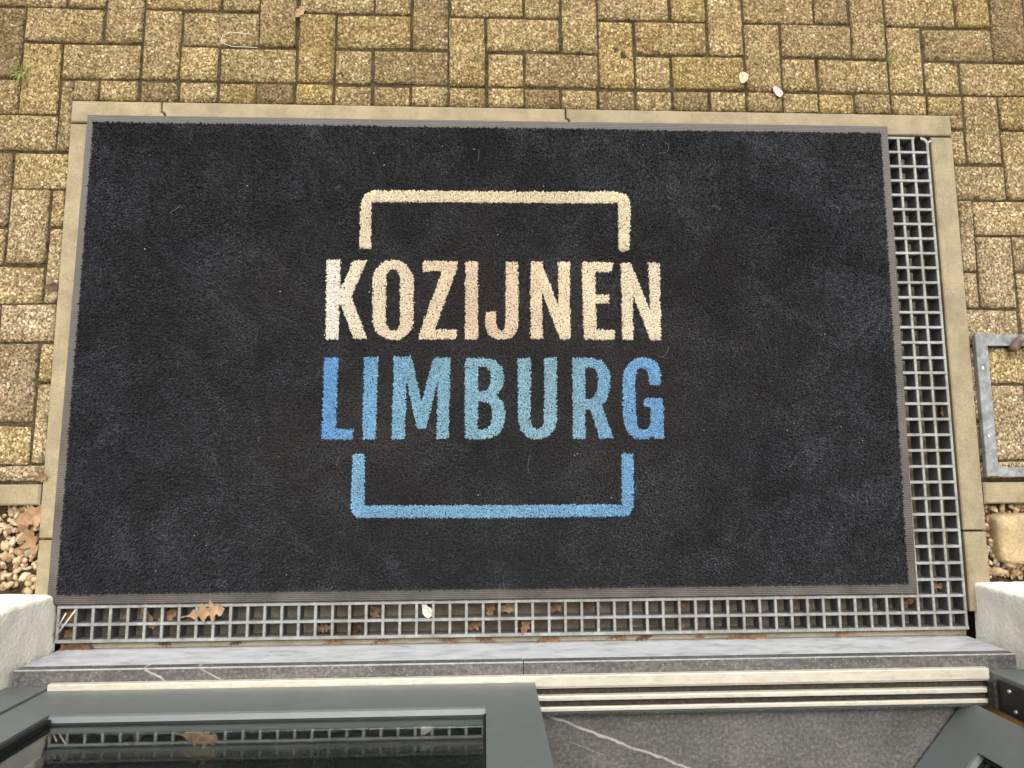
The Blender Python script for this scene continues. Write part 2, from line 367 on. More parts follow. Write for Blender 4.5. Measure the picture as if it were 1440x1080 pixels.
KX0, KX1, KY1 = -1.0105, 1.2015, .885         # outer edges of the kerb round the grating
def slab_strip(x0, x1, y0, y1, z, z0=-.12):
    return [(x0, y0, z0), (x1, y0, z0), (x1, y1, z0), (x0, y1, z0), (x0, y0, z), (x1, y0, z), (x1, y1, z), (x0, y1, z)]
PX0, PX1, PY1 = -1.93, 2.10, 1.72
bedv = []; bedf = []
for (a, b, c, d) in ((-9, 9, KY1+.001, 9), (-9, KX0-.001, -.045, KY1+.001), (KX1+.001, 9, -.05, KY1+.001)):
    n = len(bedv); bedv += slab_strip(a, b, c, d, -.0070)
    bedf += [[n+i for i in f] for f in ([0, 3, 2, 1], [4, 5, 6, 7], [0, 1, 5, 4], [1, 2, 6, 5], [2, 3, 7, 6], [3, 0, 4, 7])]
paving = tag(obj('paving', mesh('paving', bedv, bedf), MAT['sand']), kind='structure')

def joint_fill(x0, x1, y0, y1, step=.0065):
    nx = int((x1-x0)/step); ny = int((y1-y0)/step); v = []
    for j in range(ny+1):
        for i in range(nx+1):
            x = x0+(x1-x0)*i/nx; y = y0+(y1-y0)*j/ny
            a = mnoise.noise(Vector((x*14, y*14, 0)))*.0042+mnoise.noise(Vector((x*55, y*55, 4)))*.0030+mnoise.noise(Vector((x*150, y*150, 7)))*.0012
            e = i in (0, nx) or j in (0, ny); v.append((x, y, -.0120 if e else min(-.0024, -.0068+a)))
    f = [[j*(nx+1)+i, j*(nx+1)+i+1, (j+1)*(nx+1)+i+1, (j+1)*(nx+1)+i] for j in range(ny) for i in range(nx)]
    return v, f
jv = []; jf = []
for r4 in ((-1.45, 1.75, KY1+.0005, 1.42), (-1.45, KX0-.0005, -.043, KY1+.0005), (KX1+.0005, 1.75, -.048, KY1+.0005)):
    v, f = joint_fill(*r4); n = len(jv); jv += v; jf += [[n+i for i in q] for q in f]
tag(obj('joint_filling', mesh('joint_filling', jv, jf, True), MAT['sand'], paving), kind='stuff')

def paver_me(w, h, seed, worn=1.0):
    """one block: rough crumbling arris, slightly domed uneven face"""
    nx = max(2, round(w/.016)); ny = max(2, round(h/.016)); v = []; f = []
    g = 0.0042*worn
    xs = [-w/2]+[-w/2+.004]+[(-w/2+.004)+(w-.008)*i/nx for i in range(1, nx)]+[w/2-.004, w/2]
    ys = [-h/2]+[-h/2+.004]+[(-h/2+.004)+(h-.008)*i/ny for i in range(1, ny)]+[h/2-.004, h/2]
    NX, NY = len(xs), len(ys)
    def top(i, j):
        x, y = xs[i], ys[j]; z = 0.0
        s = Vector((x*60+seed*7.3, y*60, seed*3.1)); s2 = Vector((x*140, y*140+seed*5.7, seed))
        z += mnoise.noise(s)*.0012+mnoise.noise(s2)*.0007
        ex = i in (0, NX-1); ey = j in (0, NY-1)
        if ex or ey:
            z -= .0042; a = mnoise.noise(s2*1.3)
            if ex: x += (-1 if i else 1)*(.0006+abs(a)*g)
            if ey: y += (-1 if j else 1)*(.0006+abs(mnoise.noise(s2*1.7+Vector((9, 0, 0))))*g)
            if ex and ey:
                cn = .0030+.0030*abs(mnoise.noise(s2*.9)); x += (-1 if i else 1)*cn; y += (-1 if j else 1)*cn; z -= .0015
            z += min(0, a)*.0016
        return (x, y, z)
    for j in range(NY):
        for i in range(NX): v.append(top(i, j))
    for j in range(NY-1):
        for i in range(NX-1): a = j*NX+i; f.append([a, a+1, a+NX+1, a+NX])
    ring = list(range(NX))+[j*NX+NX-1 for j in range(1, NY)]+[(NY-1)*NX+i for i in range(NX-2, -1, -1)]+[j*NX for j in range(NY-2, 0, -1)]
    n = len(v)
    for r in ring: v.append((v[r][0], v[r][1], -.07))
    m = len(ring)
    for q in range(m): f.append([ring[q], n+q, n+(q+1) % m, ring[(q+1) % m]])
    return mesh('paver', v, f, True)

GX0, GPX, GY0, GPY = .003, .0951, .942, .0943
GAP = .0028
FULL = {}
def full_me(hor, var):
    if (hor, var) not in FULL:
        FULL[(hor, var)] = paver_me(2*GPX-GAP if hor else GPX-GAP, GPY-GAP if hor else 2*GPY-GAP, 10*hor+var)
        FULL[(hor, var)].materials.append(MAT['paver'])
    return FULL[(hor, var)]
npav = [0]
def put_paver(x0, x1, y0, y1, hor=None, full=False):
    if x1-x0 < .016 or y1-y0 < .016: return
    me = full_me(hor, random.randrange(6)) if full else paver_me(x1-x0-GAP, y1-y0-GAP, random.random()*50)
    o = obj('paver', me, MAT['paver'], paving)
    j = .0017
    o.location = ((x0+x1)/2+random.uniform(-j, j), (y0+y1)/2+random.uniform(-j, j), random.uniform(-.0040, -.0002))
    tl = math.radians(.8)
    rz = random.choice((0, PI)) if full else 0
    o.rotation_euler = (random.uniform(-tl, tl), random.uniform(-tl, tl), rz+random.uniform(-1, 1)*math.radians(.9)); npav[0] += 1

def place(x0, x1, y0, y1, hor):
    # cut a block against the kerb, the edging beams and the built-up area
    if y0 >= KY1+.001 or (x1 <= KX0-.001 and y0 >= -.041) or (x0 >= KX1+.001 and y0 >= -.045):
        put_paver(x0, x1, y0, y1, hor, True); return
    if x0 < KX0 and y1 > -.03 and y0 < KY1: put_paver(x0, min(x1, KX0+.002), max(y0, -.041), y1)
    elif x1 > KX1 and y1 > -.03 and y0 < KY1: put_paver(max(x0, KX1-.002), x1, max(y0, -.045), y1)

k0, k1 = -20, 22
for j in range(-12, 9):
    for k in range(k0, k1):
        x0 = GX0+k*GPX; y0 = GY0+j*GPY; r = (k+j) % 4
        if r == 1: b = (x0, x0+2*GPX, y0, y0+GPY, True)
        elif r == 3: b = (x0, x0+GPX, y0, y0+2*GPY, False)
        else: continue
        if b[0] < PX0 or b[1] > PX1 or b[3] > PY1: continue
        over = b[1] > KX0+.01 and b[0] < KX1-.01
        yr = GY0                                      # row of cut blocks along the kerb
        if over and b[2] < yr-.01:
            if b[3] > yr+.01: put_paver(b[0], b[1], yr, b[3])       # upper half of an upright block
            if b[0] < KX0 or b[1] > KX1: place(b[0], b[1], b[2], min(b[3], yr if b[3] > yr+.01 else b[3]), b[4])
            continue
        place(*b)
for k in range(-11, 13):                               # the row of cut blocks
    x0 = max(GX0+k*GPX, KX0); x1 = min(GX0+(k+1)*GPX, KX1+.04)
    put_paver(x0, x1, KY1-.001, GY0)

# ------------------------------------------------------------------ kerb round the grating
KW = .055
kerb = tag(obj('kerb', mesh('kerb', slab_strip(KX0+.004, KX1-.004, KY1-KW, KY1-.004, -.05, -.11)[:8],
        [[0, 3, 2, 1], [4, 5, 6, 7], [0, 1, 5, 4], [1, 2, 6, 5], [2, 3, 7, 6], [3, 0, 4, 7]]), MAT['pit']), kind='structure')
def tongue(x, y, r, up, n=6):            # half-round tongue on a cross joint, towards +x
    return [(x+r*math.cos(a), y+up*r*math.sin(a)) for a in [-PI/2+PI*i/n for i in range(n+1)]]
def kerb_stone(poly, z=0.0):
    o = obj('kerb_stone', prism_me(poly, -.10, z, .0025), MAT['kerb'], kerb); return o
yt0, yt1 = KY1-KW, KY1; g = .0035; J1, J2 = -.797, .203
ym = yt0+.020; r = .0085
kerb_stone([(KX0, yt0), (J1, yt0)]+tongue(J1, ym, r, 1)+[(J1, yt1), (KX0, yt1)], -.0005)
def notch(x): return [(x+g+(r+.001)*math.cos(a), ym+(r+.002)*math.sin(a)) for a in [PI/2-PI*i/6 for i in range(7)]]
kerb_stone([(J1+g, yt0), (J2-g/2, yt0)]+tongue(J2-g/2, ym, r, 1)+[(J2-g/2, yt1), (J1+g, yt1)]+notch(J1), 0.0)
kerb_stone([(J2+g/2, yt0), (KX1, yt0), (KX1, yt1), (J2+g/2, yt1)]+notch(J2-g/2), -.0003)
xl0, xl1 = KX0, KX0+.052; xr0, xr1 = KX1-.056, KX1
kerb_stone([(xl0, -.166), (xl1, -.166), (xl1, yt0-.0045), (xl0, yt0-.0045)], -.001)
kerb_stone([(xl0, -.33), (xl1-.004, -.33), (xl1-.004, -.170), (xl0, -.170)], -.002)
kerb_stone([(xr0, -.166), (xr1, -.166), (xr1, yt0-.0045), (xr0, yt0-.0045)], -.0008)
kerb_stone([(xr0+.002, -.355), (xr1+.001, -.355), (xr1+.001, -.1705), (xr0+.002, -.1705)], -.0025)
# edging beams that hold the paving against the gravel strip
tag(obj('edging_beam', prism_me([(-1.98, -.092), (KX0-.004, -.092), (KX0-.004, -.045), (-1.98, -.045)], -.12, -.001, .004), MAT['kerb']),
    'narrow concrete edging beam between left-hand pavers and gravel beside the mat logo start', 'edging')
tag(obj('edging_beam', prism_me([(KX1+.004, -.104), (2.15, -.104), (2.15, -.053), (KX1+.004, -.053)], -.12, -.001, .004), MAT['kerb']),
    'narrow concrete edging beam beside the galvanised steel frame and sandstone block', 'edging')

# ------------------------------------------------------------------ pit and grating
GXa, GYt, GP = -.91666, .8219, .038
tag(obj('grating_pit_floor', mesh('pit', slab_strip(KX0+.02, KX1-.02, -.408, KY1-.03, -.062), [[0, 3, 2, 1], [4, 5, 6, 7], [0, 1, 5, 4], [1, 2, 6, 5], [2, 3, 7, 6], [3, 0, 4, 7]]), MAT['pit']), kind='structure')
grate = tag(empty('grating', (0, .2, -.04)), 'grey moulded square-mesh grating filling the pit beneath the dark mat', 'grating')
def bar_me(L, wt, wb, d):
    v = []
    for x in (-L/2, L/2):
        v += [(x, -wb/2, -d), (x, wb/2, -d), (x, wt/2, -.0012), (x, wt/2-.0012, 0), (x, -wt/2+.0012, 0), (x, -wt/2, -.0012)]
    f = [[0, 1, 2, 3, 4, 5], [11, 10, 9, 8, 7, 6]]+[[i, i+6, (i+1) % 6+6, (i+1) % 6] for i in range(6)]
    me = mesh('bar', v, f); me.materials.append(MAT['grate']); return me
gx0, gx1 = GXa-GP, GXa+54*GP; gy1, gy0 = GYt, GYt-32*GP
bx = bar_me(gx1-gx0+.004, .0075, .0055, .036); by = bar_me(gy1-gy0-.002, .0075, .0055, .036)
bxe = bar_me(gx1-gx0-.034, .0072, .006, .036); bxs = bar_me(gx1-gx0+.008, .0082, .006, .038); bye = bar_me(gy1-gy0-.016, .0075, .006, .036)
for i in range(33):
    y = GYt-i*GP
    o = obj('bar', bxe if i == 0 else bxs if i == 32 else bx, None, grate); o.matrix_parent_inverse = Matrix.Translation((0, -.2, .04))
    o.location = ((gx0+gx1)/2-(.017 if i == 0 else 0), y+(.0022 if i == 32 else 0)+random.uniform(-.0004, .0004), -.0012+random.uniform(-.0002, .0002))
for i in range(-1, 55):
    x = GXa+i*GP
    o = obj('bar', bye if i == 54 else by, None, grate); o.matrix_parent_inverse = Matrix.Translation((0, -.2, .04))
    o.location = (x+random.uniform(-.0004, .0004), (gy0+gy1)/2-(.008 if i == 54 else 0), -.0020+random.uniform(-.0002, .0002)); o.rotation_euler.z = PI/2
# rounded outer corner of the grating
cv = []; cf = []; cr = .018; N = 8; cxx, cyy = gx1-cr, gy1-cr
for i in range(N+1):
    a = PI/2*i/N
    for rr, zz in ((cr-.0036, -.0012), (cr+.0036, -.0012), (cr+.0036, -.036), (cr-.0036, -.036)): cv.append((cxx+rr*math.cos(a), cyy+rr*math.sin(a), zz))
for i in range(N):
    for q in range(4): cf.append([4*i+q, 4*i+(q+1) % 4, 4*i+4+(q+1) % 4, 4*i+4+q])
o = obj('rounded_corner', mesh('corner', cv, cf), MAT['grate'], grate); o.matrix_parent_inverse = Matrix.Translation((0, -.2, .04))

# narrow concrete ledge between grating and doorstep
tag(obj('pit_ledge', prism_me([(-.955, -.4128), (1.145, -.4128), (1.145, -.4000), (-.955, -.4000)], -.12, -.018, .002), MAT['pit']),
    'thin concrete ledge between the grating edge and the pale doorstep riser', 'ledge')

# ------------------------------------------------------------------ doorstep
step = tag(empty('doorstep', (.09, -.45, -.05)), 'bluestone doorstep with pale lime-washed riser below grey-green doors', 'doorstep')
def child(o, root):
    o.parent = root; o.matrix_parent_inverse = Matrix.Translation(-Vector(root.location)); return o
child(box('riser', -.955, 1.143, -.55, -.4135, -.10, .1075, MAT['riser'], None, .0015), step)
child(box('slab', -.952, .0795, -.52, -.4125, .1085, .136, MAT['slab'], None, .0022), step)
child(box('worn_arris', -.950, .0792, -.4150, -.4119, .1338, .1364, MAT['arris'], None, .0008), step)
child(box('worn_arris', .0808, 1.136, -.4150, -.4122, .1336, .1361, MAT['arris'], None, .0008), step)
child(box('slab', .0805, 1.138, -.52, -.4128, .1085, .1357, MAT['slab'], None, .0022), step)

# ------------------------------------------------------------------ house front
def pier(name, xc, sgn, label):
    """rendered wall: front face, rounded wavy corner at xc, reveal running back"""
    pts = []; rad = .010; yf = -.2905
    d = 0; far = []
    xs = [3.2, 2.2, 1.5, 1.1]+[1.0-.02*i for i in range(35)]+[.30-.012*i for i in range(24)]
    for q in xs: pts.append((q, 0.0))
    for i in range(7):
        a = PI/2*i/6; pts.append((rad-rad*math.sin(a), -rad+rad*math.cos(a)))
    for i in range(1, 34): pts.append((0.0, -rad-.0105*i))
    zs = [-.012+.0108*i for i in range(70)]+[.75+.03*i for i in range(30)]+[1.75, 1.9, 2.1, 2.34]
    v = []; f = []; n = len(pts)
    for z in zs:
        for (q, y) in pts:
            x = xc-sgn*q; p = Vector((x, yf+y, z))
            a = mnoise.noise(p*22)*.0022+mnoise.noise(p*60)*.0012+mnoise.noise(p*130)*.0006
            corner = (q < .03 and y > -.03)
            if corner: a += mnoise.noise(p*40+Vector((3, 5, 1)))*.003
            nn = Vector((sgn, 1, 0)).normalized() if corner else (Vector((0, 1, 0)) if y == 0 else Vector((sgn, 0, 0)))
            v.append(p+nn*a)
    for i in range(len(zs)-1):
        for k in range(n-1):
            q = [i*n+k, i*n+k+1, (i+1)*n+k+1, (i+1)*n+k]; f.append(q[::-1] if sgn > 0 else q)
    m = len(v); xb = xc-sgn*3.2; yb = yf-.36
    for z in (zs[0], zs[-1]):                         # back of the wall
        v += [Vector((xb, yb, z)), Vector((xc, yb, z))]
    f.append([m, m+1, m+3, m+2])
    return tag(obj(name, mesh(name, v, f, True), MAT['plaster']), label, 'wall')
pier('rendered_wall', -.9635, 1, 'white rough rendered wall beside the fixed glazed door leaf')
pier('rendered_wall', 1.1625, -1, 'white rough rendered wall beside the opened door leaf')
tag(box('lintel_wall', -4.16, 4.36, -.65, -.292, 2.342, 3.3, MAT['plaster']), 'white rendered wall above the double door head', 'wall')
FZ = .108
tag(box('floor', -4.1, 4.3, -6, -.5143, -.02, FZ, MAT['floor']), kind='structure')
tag(box('ceiling', -4.1, 4.3, -6, -.66, 2.6, 2.7, MAT['inwall']), kind='structure')
tag(box('inside_wall_back', -4.1, 4.3, -6.1, -6.002, -.02, 2.6, MAT['inwall']), kind='structure')
tag(box('inside_wall_west', -4.2, -4.102, -6, -.66, -.02, 2.6, MAT['inwall']), kind='structure')
tag(box('inside_wall_east', 4.302, 4.4, -6, -.66, -.02, 2.6, MAT['inwall']), kind='structure')

# ------------------------------------------------------------------ door frame
DY = -.448; HZ = 2.30
fr = tag(empty('door_frame', (.1, -.48, .136)), 'grey-green door frame with pale aluminium threshold tracks on the doorstep', 'door frame')
def F(o): return child(o, fr)
F(box('jamb', -.962, -.8755, -.520, DY+.004, .1372, HZ, MAT['frame'], None, .0015))
F(box('jamb', 1.068, 1.160, -.505, DY+.004, .1372, HZ, MAT['frame'], None, .0015))
F(box('head', -.962, 1.160, -.520, DY+.002, HZ+.001, 2.36, MAT['frame'], None, .0015))
zt = .1365
F(box('threshold_strip', -.8735, 1.0655, -.4592, -.4368, zt, .1505, MAT['alu'], None, .0018))
F(box('threshold_strip', -.8735, 1.0655, -.4632, -.4602, zt, .1462, MAT['alu'], None, .0006))
F(box('groove', -.8735, 1.0655, -.4760, -.4634, zt, .1402, MAT['brush'], None, .0004))
F(box('threshold_rail', -.8735, 1.0655, -.4862, -.4762, zt, .1520, MAT['alu'], None, .0022))
F(box('brush_strip', -.8735, 1.0655, -.4988, -.4864, zt, .1448, MAT['brush'], None, .0004))
F(box('threshold_rail', -.8735, 1.0655, -.5075, -.4990, zt, .1500, MAT['alu'], None, .0018))
F(box('threshold_back', -.8735, 1.0655, -.5140, -.5077, .05, .1420, MAT['frame'], None, .0008))
F(box('end_cap', 1.0560, 1.0676, -.512, -.4605, .1522, .172, MAT['brush'], None, .001))
hs = F(box('hinge_strip', 1.0635, 1.0675, -.515, -.4530, .1725, 2.2, MAT['black'], None, .0005))
for i in range(14):
    for y in (-.4665, -.502):
        z = .205+.085*i+(.012 if y < -.49 else 0)
        bm = bmesh.new(); bmesh.ops.create_cone(bm, cap_ends=True, segments=12, radius1=.0042, radius2=.0034, depth=.003)
        bmesh.ops.transform(bm, matrix=Matrix.Translation((1.0620, y, z)) @ Matrix.Rotation(-PI/2, 4, 'Y'), verts=bm.verts[:])
        me = bpy.data.meshes.new('screw'); bm.to_mesh(me); bm.free()
        o = obj('screw', me, MAT['steel'], hs); o.matrix_parent_inverse = Matrix.Identity(4)
F(box('timber_liner', 1.0700, 1.160, -.600, -.5165, FZ+.001, 2.3, MAT['wood'], None, .002))

# ------------------------------------------------------------------ door leaves
def leaf_door(name, x0, x1, origin, ang, label, stile0=.088, stile1=.100, zb=.1535, rail=.130):
    """built closed with its face at y=0, x running from x0 to x1; then turned about origin"""
    root = tag(empty(name, origin), label, 'door'); T = .068; ztop = 2.285
    M = Matrix.Translation(-Vector((origin[0], 0, origin[2])))
    def P(o): o.parent = root; o.matrix_parent_inverse = M; return o
    P(box('stile', x0, x0+stile0, -T, 0, zb, ztop, MAT['frame']))
    P(box('stile', x1-stile1, x1, -T, 0, zb, ztop, MAT['frame']))
    P(box('bottom_rail', x0+stile0, x1-stile1, -T+.0005, -.00008, zb+.0005, zb+rail, MAT['frame']))
    P(box('top_rail', x0+stile0, x1-stile1, -T+.0005, -.0005, ztop-.10, ztop-.0005, MAT['frame'], None, .0012))
    gx0, gx1, gz0, gz1 = x0+stile0, x1-stile1, zb+rail, ztop-.10
    # sloping glazing bead along the bottom, black gaskets up the sides
    bv = []
    for x in (gx0+.0005, gx1-.0005):
        bv += [(x, -.0035, gz0), (x, -.0035, gz0+.0015), (x, -.0125, gz0+.0055), (x, -.0125, gz0)]
    P(obj('glazing_bead', mesh('bead', bv, [[0, 1, 2, 3], [7, 6, 5, 4], [0, 4, 5, 1], [1, 5, 6, 2], [2, 6, 7, 3], [3, 7, 4, 0]]), MAT['frame']))
    P(box('gasket', gx0+.001, gx1-.001, -.0155, -.0128, gz0, gz0+.0095, MAT['black']))
    P(box('gasket', gx0+.0003, gx0+.009, -.0155, -.005, gz0+.0078, gz1, MAT['black'], None, .001))
    P(box('gasket', gx1-.006, gx1-.0003, -.0155, -.010, gz0+.0078, gz1, MAT['black'], None, .001))
    P(box('glass_pane', gx0+.001, gx1-.001, -.0200, -.0160, gz0+.002, gz1, MAT['glass']))
    P(box('glass_pane', gx0+.001, gx1-.001, -.0400, -.0360, gz0+.002, gz1, MAT['glass']))
    root.rotation_euler.z = ang
    return root
leaf_door('door_leaf', -.8725, .1020, (-.40, DY, .1535), 0, 'closed grey-green glazed door leaf reflecting the grating')
hx, hy = 1.0310, -.5100
leaf_door('door_leaf', hx-.955, hx, (hx, hy, .1180), math.radians(48), 'grey-green glazed door leaf swung open into the room', .10, .086, .1180, .104)

# ------------------------------------------------------------------ the mat
MC = [at(122.8, 161.1, .002), at(1248.3, 177.2, .002), at(1290.5, 835.5, .002), at(64.7, 851.5, .002)]     # TL TR BR BL
PC = [at(130.8, 171.2, .005), at(1238.6, 187.4, .005), at(1277.5, 821.0, .005), at(78.5, 836.0, .005)]
mat_root = tag(empty('door_mat', (.03, .27, .0)), 'large charcoal doormat with cream and blue lettering in a bracket logo', 'doormat')
# rubber base with a bevelled visible rim
def quad(c): return [(p[0], p[1]) for p in (c[3], c[2], c[1], c[0])]
def densify(poly, n):
    out = []
    for i in range(4):
        a = np.array(poly[i]); b = np.array(poly[(i+1) % 4])
        for k in range(n): out.append(a+(b-a)*k/n)
    return out
outer = densify(quad(MC), 40); innr = densify(quad(PC), 40); n = len(outer)
v = []
for i, p in enumerate(outer):
    wob = .0005*mnoise.noise(Vector((p[0]*9, p[1]*9, 2)))
    v.append((p[0]+wob, p[1]+wob, .0006))
for i, p in enumerate(outer):
    q = p+(innr[i]-p)*.12; v.append((q[0], q[1], .0028+.0005*mnoise.noise(Vector((p[0]*6, p[1]*6, 0)))))
for i, p in enumerate(outer):
    q = p+(innr[i]-p)*1.08; v.append((q[0], q[1], .0032))
f = [[r*n+i, r*n+(i+1) % n, (r+1)*n+(i+1) % n, (r+1)*n+i] for r in (0, 1) for i in range(n)]
child(obj('rubber_edge', mesh('rubber', v, f), MAT['rubber']), mat_root)
child(obj('backing', mesh('backing', [(p[0], p[1], .0029) for p in inset(quad(PC), .0015)], [[0, 1, 2, 3]]), MAT['backing']), mat_root)

Z9 = 7.714
def glyph(off, pts): return [(off[0]+x/Z9, off[1]+y/Z9) for x, y in pts]
def rrect(x0, x1, y0, y1, rx, ry, n=8):
    out = []
    for cx, cy, a0 in ((x1-rx, y0+ry, -90), (x1-rx, y1-ry, 0), (x0+rx, y1-ry, 90), (x0+rx, y0+ry, 180)):
        for i in range(n+1):
            a = math.radians(a0+90*i/n); out.append((cx+rx*math.cos(a), cy+ry*math.sin(a)))
    return out
oA, oB, oC, oD = (440, 350), (580, 350), (720, 350), (800, 350); oE, oF, oG, oH = (440, 490), (540, 490), (690, 490), (790, 490)
GLYPHS = [
 ('cream', [glyph(oA, [(150,120),(300,122),(290,465),(440,122),(585,125),(412,515),(590,975),(438,972),(300,600),(283,600),(275,980),(133,982)])]),
 ('cream', [glyph(oA, rrect(645,1090,118,987,215,225)), glyph(oA, rrect(792,943,218,886,75,95))]),
 ('cream', [glyph(oB, [(115,132),(495,130),(488,205),(242,868),(480,872),(470,980),(62,980),(85,880),(325,235),(118,242)])]),
 ('cream', [glyph(oB, [(575,130),(708,130),(708,982),(568,982)])]),
 ('cream', [glyph(oB, [(1010,140),(1145,145),(1148,820),(1125,900),(1070,960),(990,990),(900,980),(830,930),(795,860),(785,770),(795,680),(905,680),(905,800),(918,860),(945,890),(975,892),(1000,860),(1008,780)])]),
 ('cream', [glyph(oC, [(205,140),(318,140),(505,625),(502,145),(628,145),(635,977),(518,977),(325,460),(330,977),(200,977)])]),
 ('cream', [glyph(oD, [(145,145),(472,145),(470,248),(290,252),(290,495),(432,495),(430,590),(292,592),(298,875),(498,882),(490,985),(160,980)])]),
 ('cream', [glyph(oD, [(560,150),(668,150),(880,670),(862,150),(985,150),(1000,990),(885,990),(690,490),(698,984),(582,984)])]),
 ('blue', [glyph(oE, [(125,95),(272,100),(250,870),(432,878),(430,985),(92,985)])]),
 ('blue', [glyph(oE, [(555,95),(708,95),(682,982),(538,985)])]),
 ('blue', [glyph(oF, [(105,92),(297,92),(402,585),(540,102),(720,100),(700,980),(568,980),(582,345),(452,868),(362,872),(240,350),(225,982),(85,982)])]),
 ('blue', [glyph(oF, [(880,105),(1090,105),(1200,130),(1280,200),(1302,300),(1285,420),(1215,510),(1290,580),(1316,680),(1308,820),(1260,920),(1170,970),(1080,984),(880,984)]),
           glyph(oF, [(1022,195),(1110,205),(1155,260),(1162,340),(1140,430),(1090,465),(1018,465)]),
           glyph(oF, [(1022,578),(1120,580),(1160,630),(1170,720),(1160,820),(1120,870),(1060,885),(1012,880)])]),
 ('blue', [glyph(oG, [(290,105),(435,105),(432,780),(450,850),(500,885),(545,870),(580,800),(578,105),(715,97),(715,780),(695,880),(640,950),(560,985),(480,990),(400,965),(330,890),(300,790)])]),
 ('blue', [glyph(oH, [(115,110),(230,95),(330,100),(440,140),(500,200),(528,300),(525,430),(490,550),(435,625),(560,970),(412,980),(310,655),(258,660),(258,980),(122,980)]),
           glyph(oH, [(250,200),(350,212),(385,260),(395,350),(385,440),(355,520),(320,548),(255,545)])]),
 ('blue', [glyph(oH, [(660,330),(680,240),(720,170),(790,115),(870,95),(960,110),(1030,160),(1065,230),(1075,300),(1072,390),(1010,400),(955,385),(945,290),(915,225),(870,210),(830,225),(805,280),(800,400),(808,700),(820,810),(845,870),(880,885),(930,870),(965,830),(968,640),(890,620),(900,535),(1100,535),(1112,978),(1010,975),(990,945),(950,975),(880,988),(800,975),(735,930),(690,850),(665,740)])]),
]
def br(off, pts): return [(off[0]+x/4.1556, off[1]+y/4.1556) for x, y in pts]
GLYPHS.append(('cream_line', [br((430, 240), [(312,455),(316,250),(324,175),(345,133),(395,115)])+br((690, 240), [(740,124),(790,138),(812,175),(816,250),(808,468),(748,468),(744,190)])+br((430, 240), [(383,182),(378,455)])]))
GLYPHS.append(('blue_line', [br((430, 480), [(272,660),(344,660),(340,960)])+br((690, 480), [(768,955),(765,655),(832,655),(836,965),(820,1005),(790,1025)])+br((430, 480), [(300,1034),(272,1010),(262,965)])]))
GNAME = ['letter']*15+['bracket']*2

def inpoly(pt, poly):
    x, y = pt[:, 0], pt[:, 1]; ins = np.zeros(len(pt), bool); m = len(poly)
    for i in range(m):
        x1, y1 = poly[i]; x2, y2 = poly[(i+1) % m]
        if y1 == y2: continue
        c = ((y1 > y) != (y2 > y)) & (x < (x2-x1)*(y-y1)/(y2-y1)+x1); ins ^= c
    return ins

# tufts: a jittered field over the pile area, each tuft a small leaning spike of yarn
pitch = .0036
c0, c1, c2, c3 = (np.array(p[:2]) for p in PC)
nx = int(np.linalg.norm(c1-c0)/pitch); ny = int(np.linalg.norm(c3-c0)/pitch)
uu, vv = np.meshgrid((np.arange(nx)+.5)/nx, (np.arange(ny)+.5)/ny)
uu = uu+np.where(np.arange(ny) % 2, .25, -.25)[:, None]/nx
uu = np.clip(uu+RNG.uniform(-.42, .42, uu.shape)/nx, .0008, .9992); vv = np.clip(vv+RNG.uniform(-.42, .42, vv.shape)/ny, .0012, .9988)
u_, v_ = uu.ravel()[:, None], vv.ravel()[:, None]
base = (c0*(1-u_)+c1*u_)*(1-v_)+(c3*(1-u_)+c2*u_)*v_
base += RNG.normal(0, .0004, base.shape)
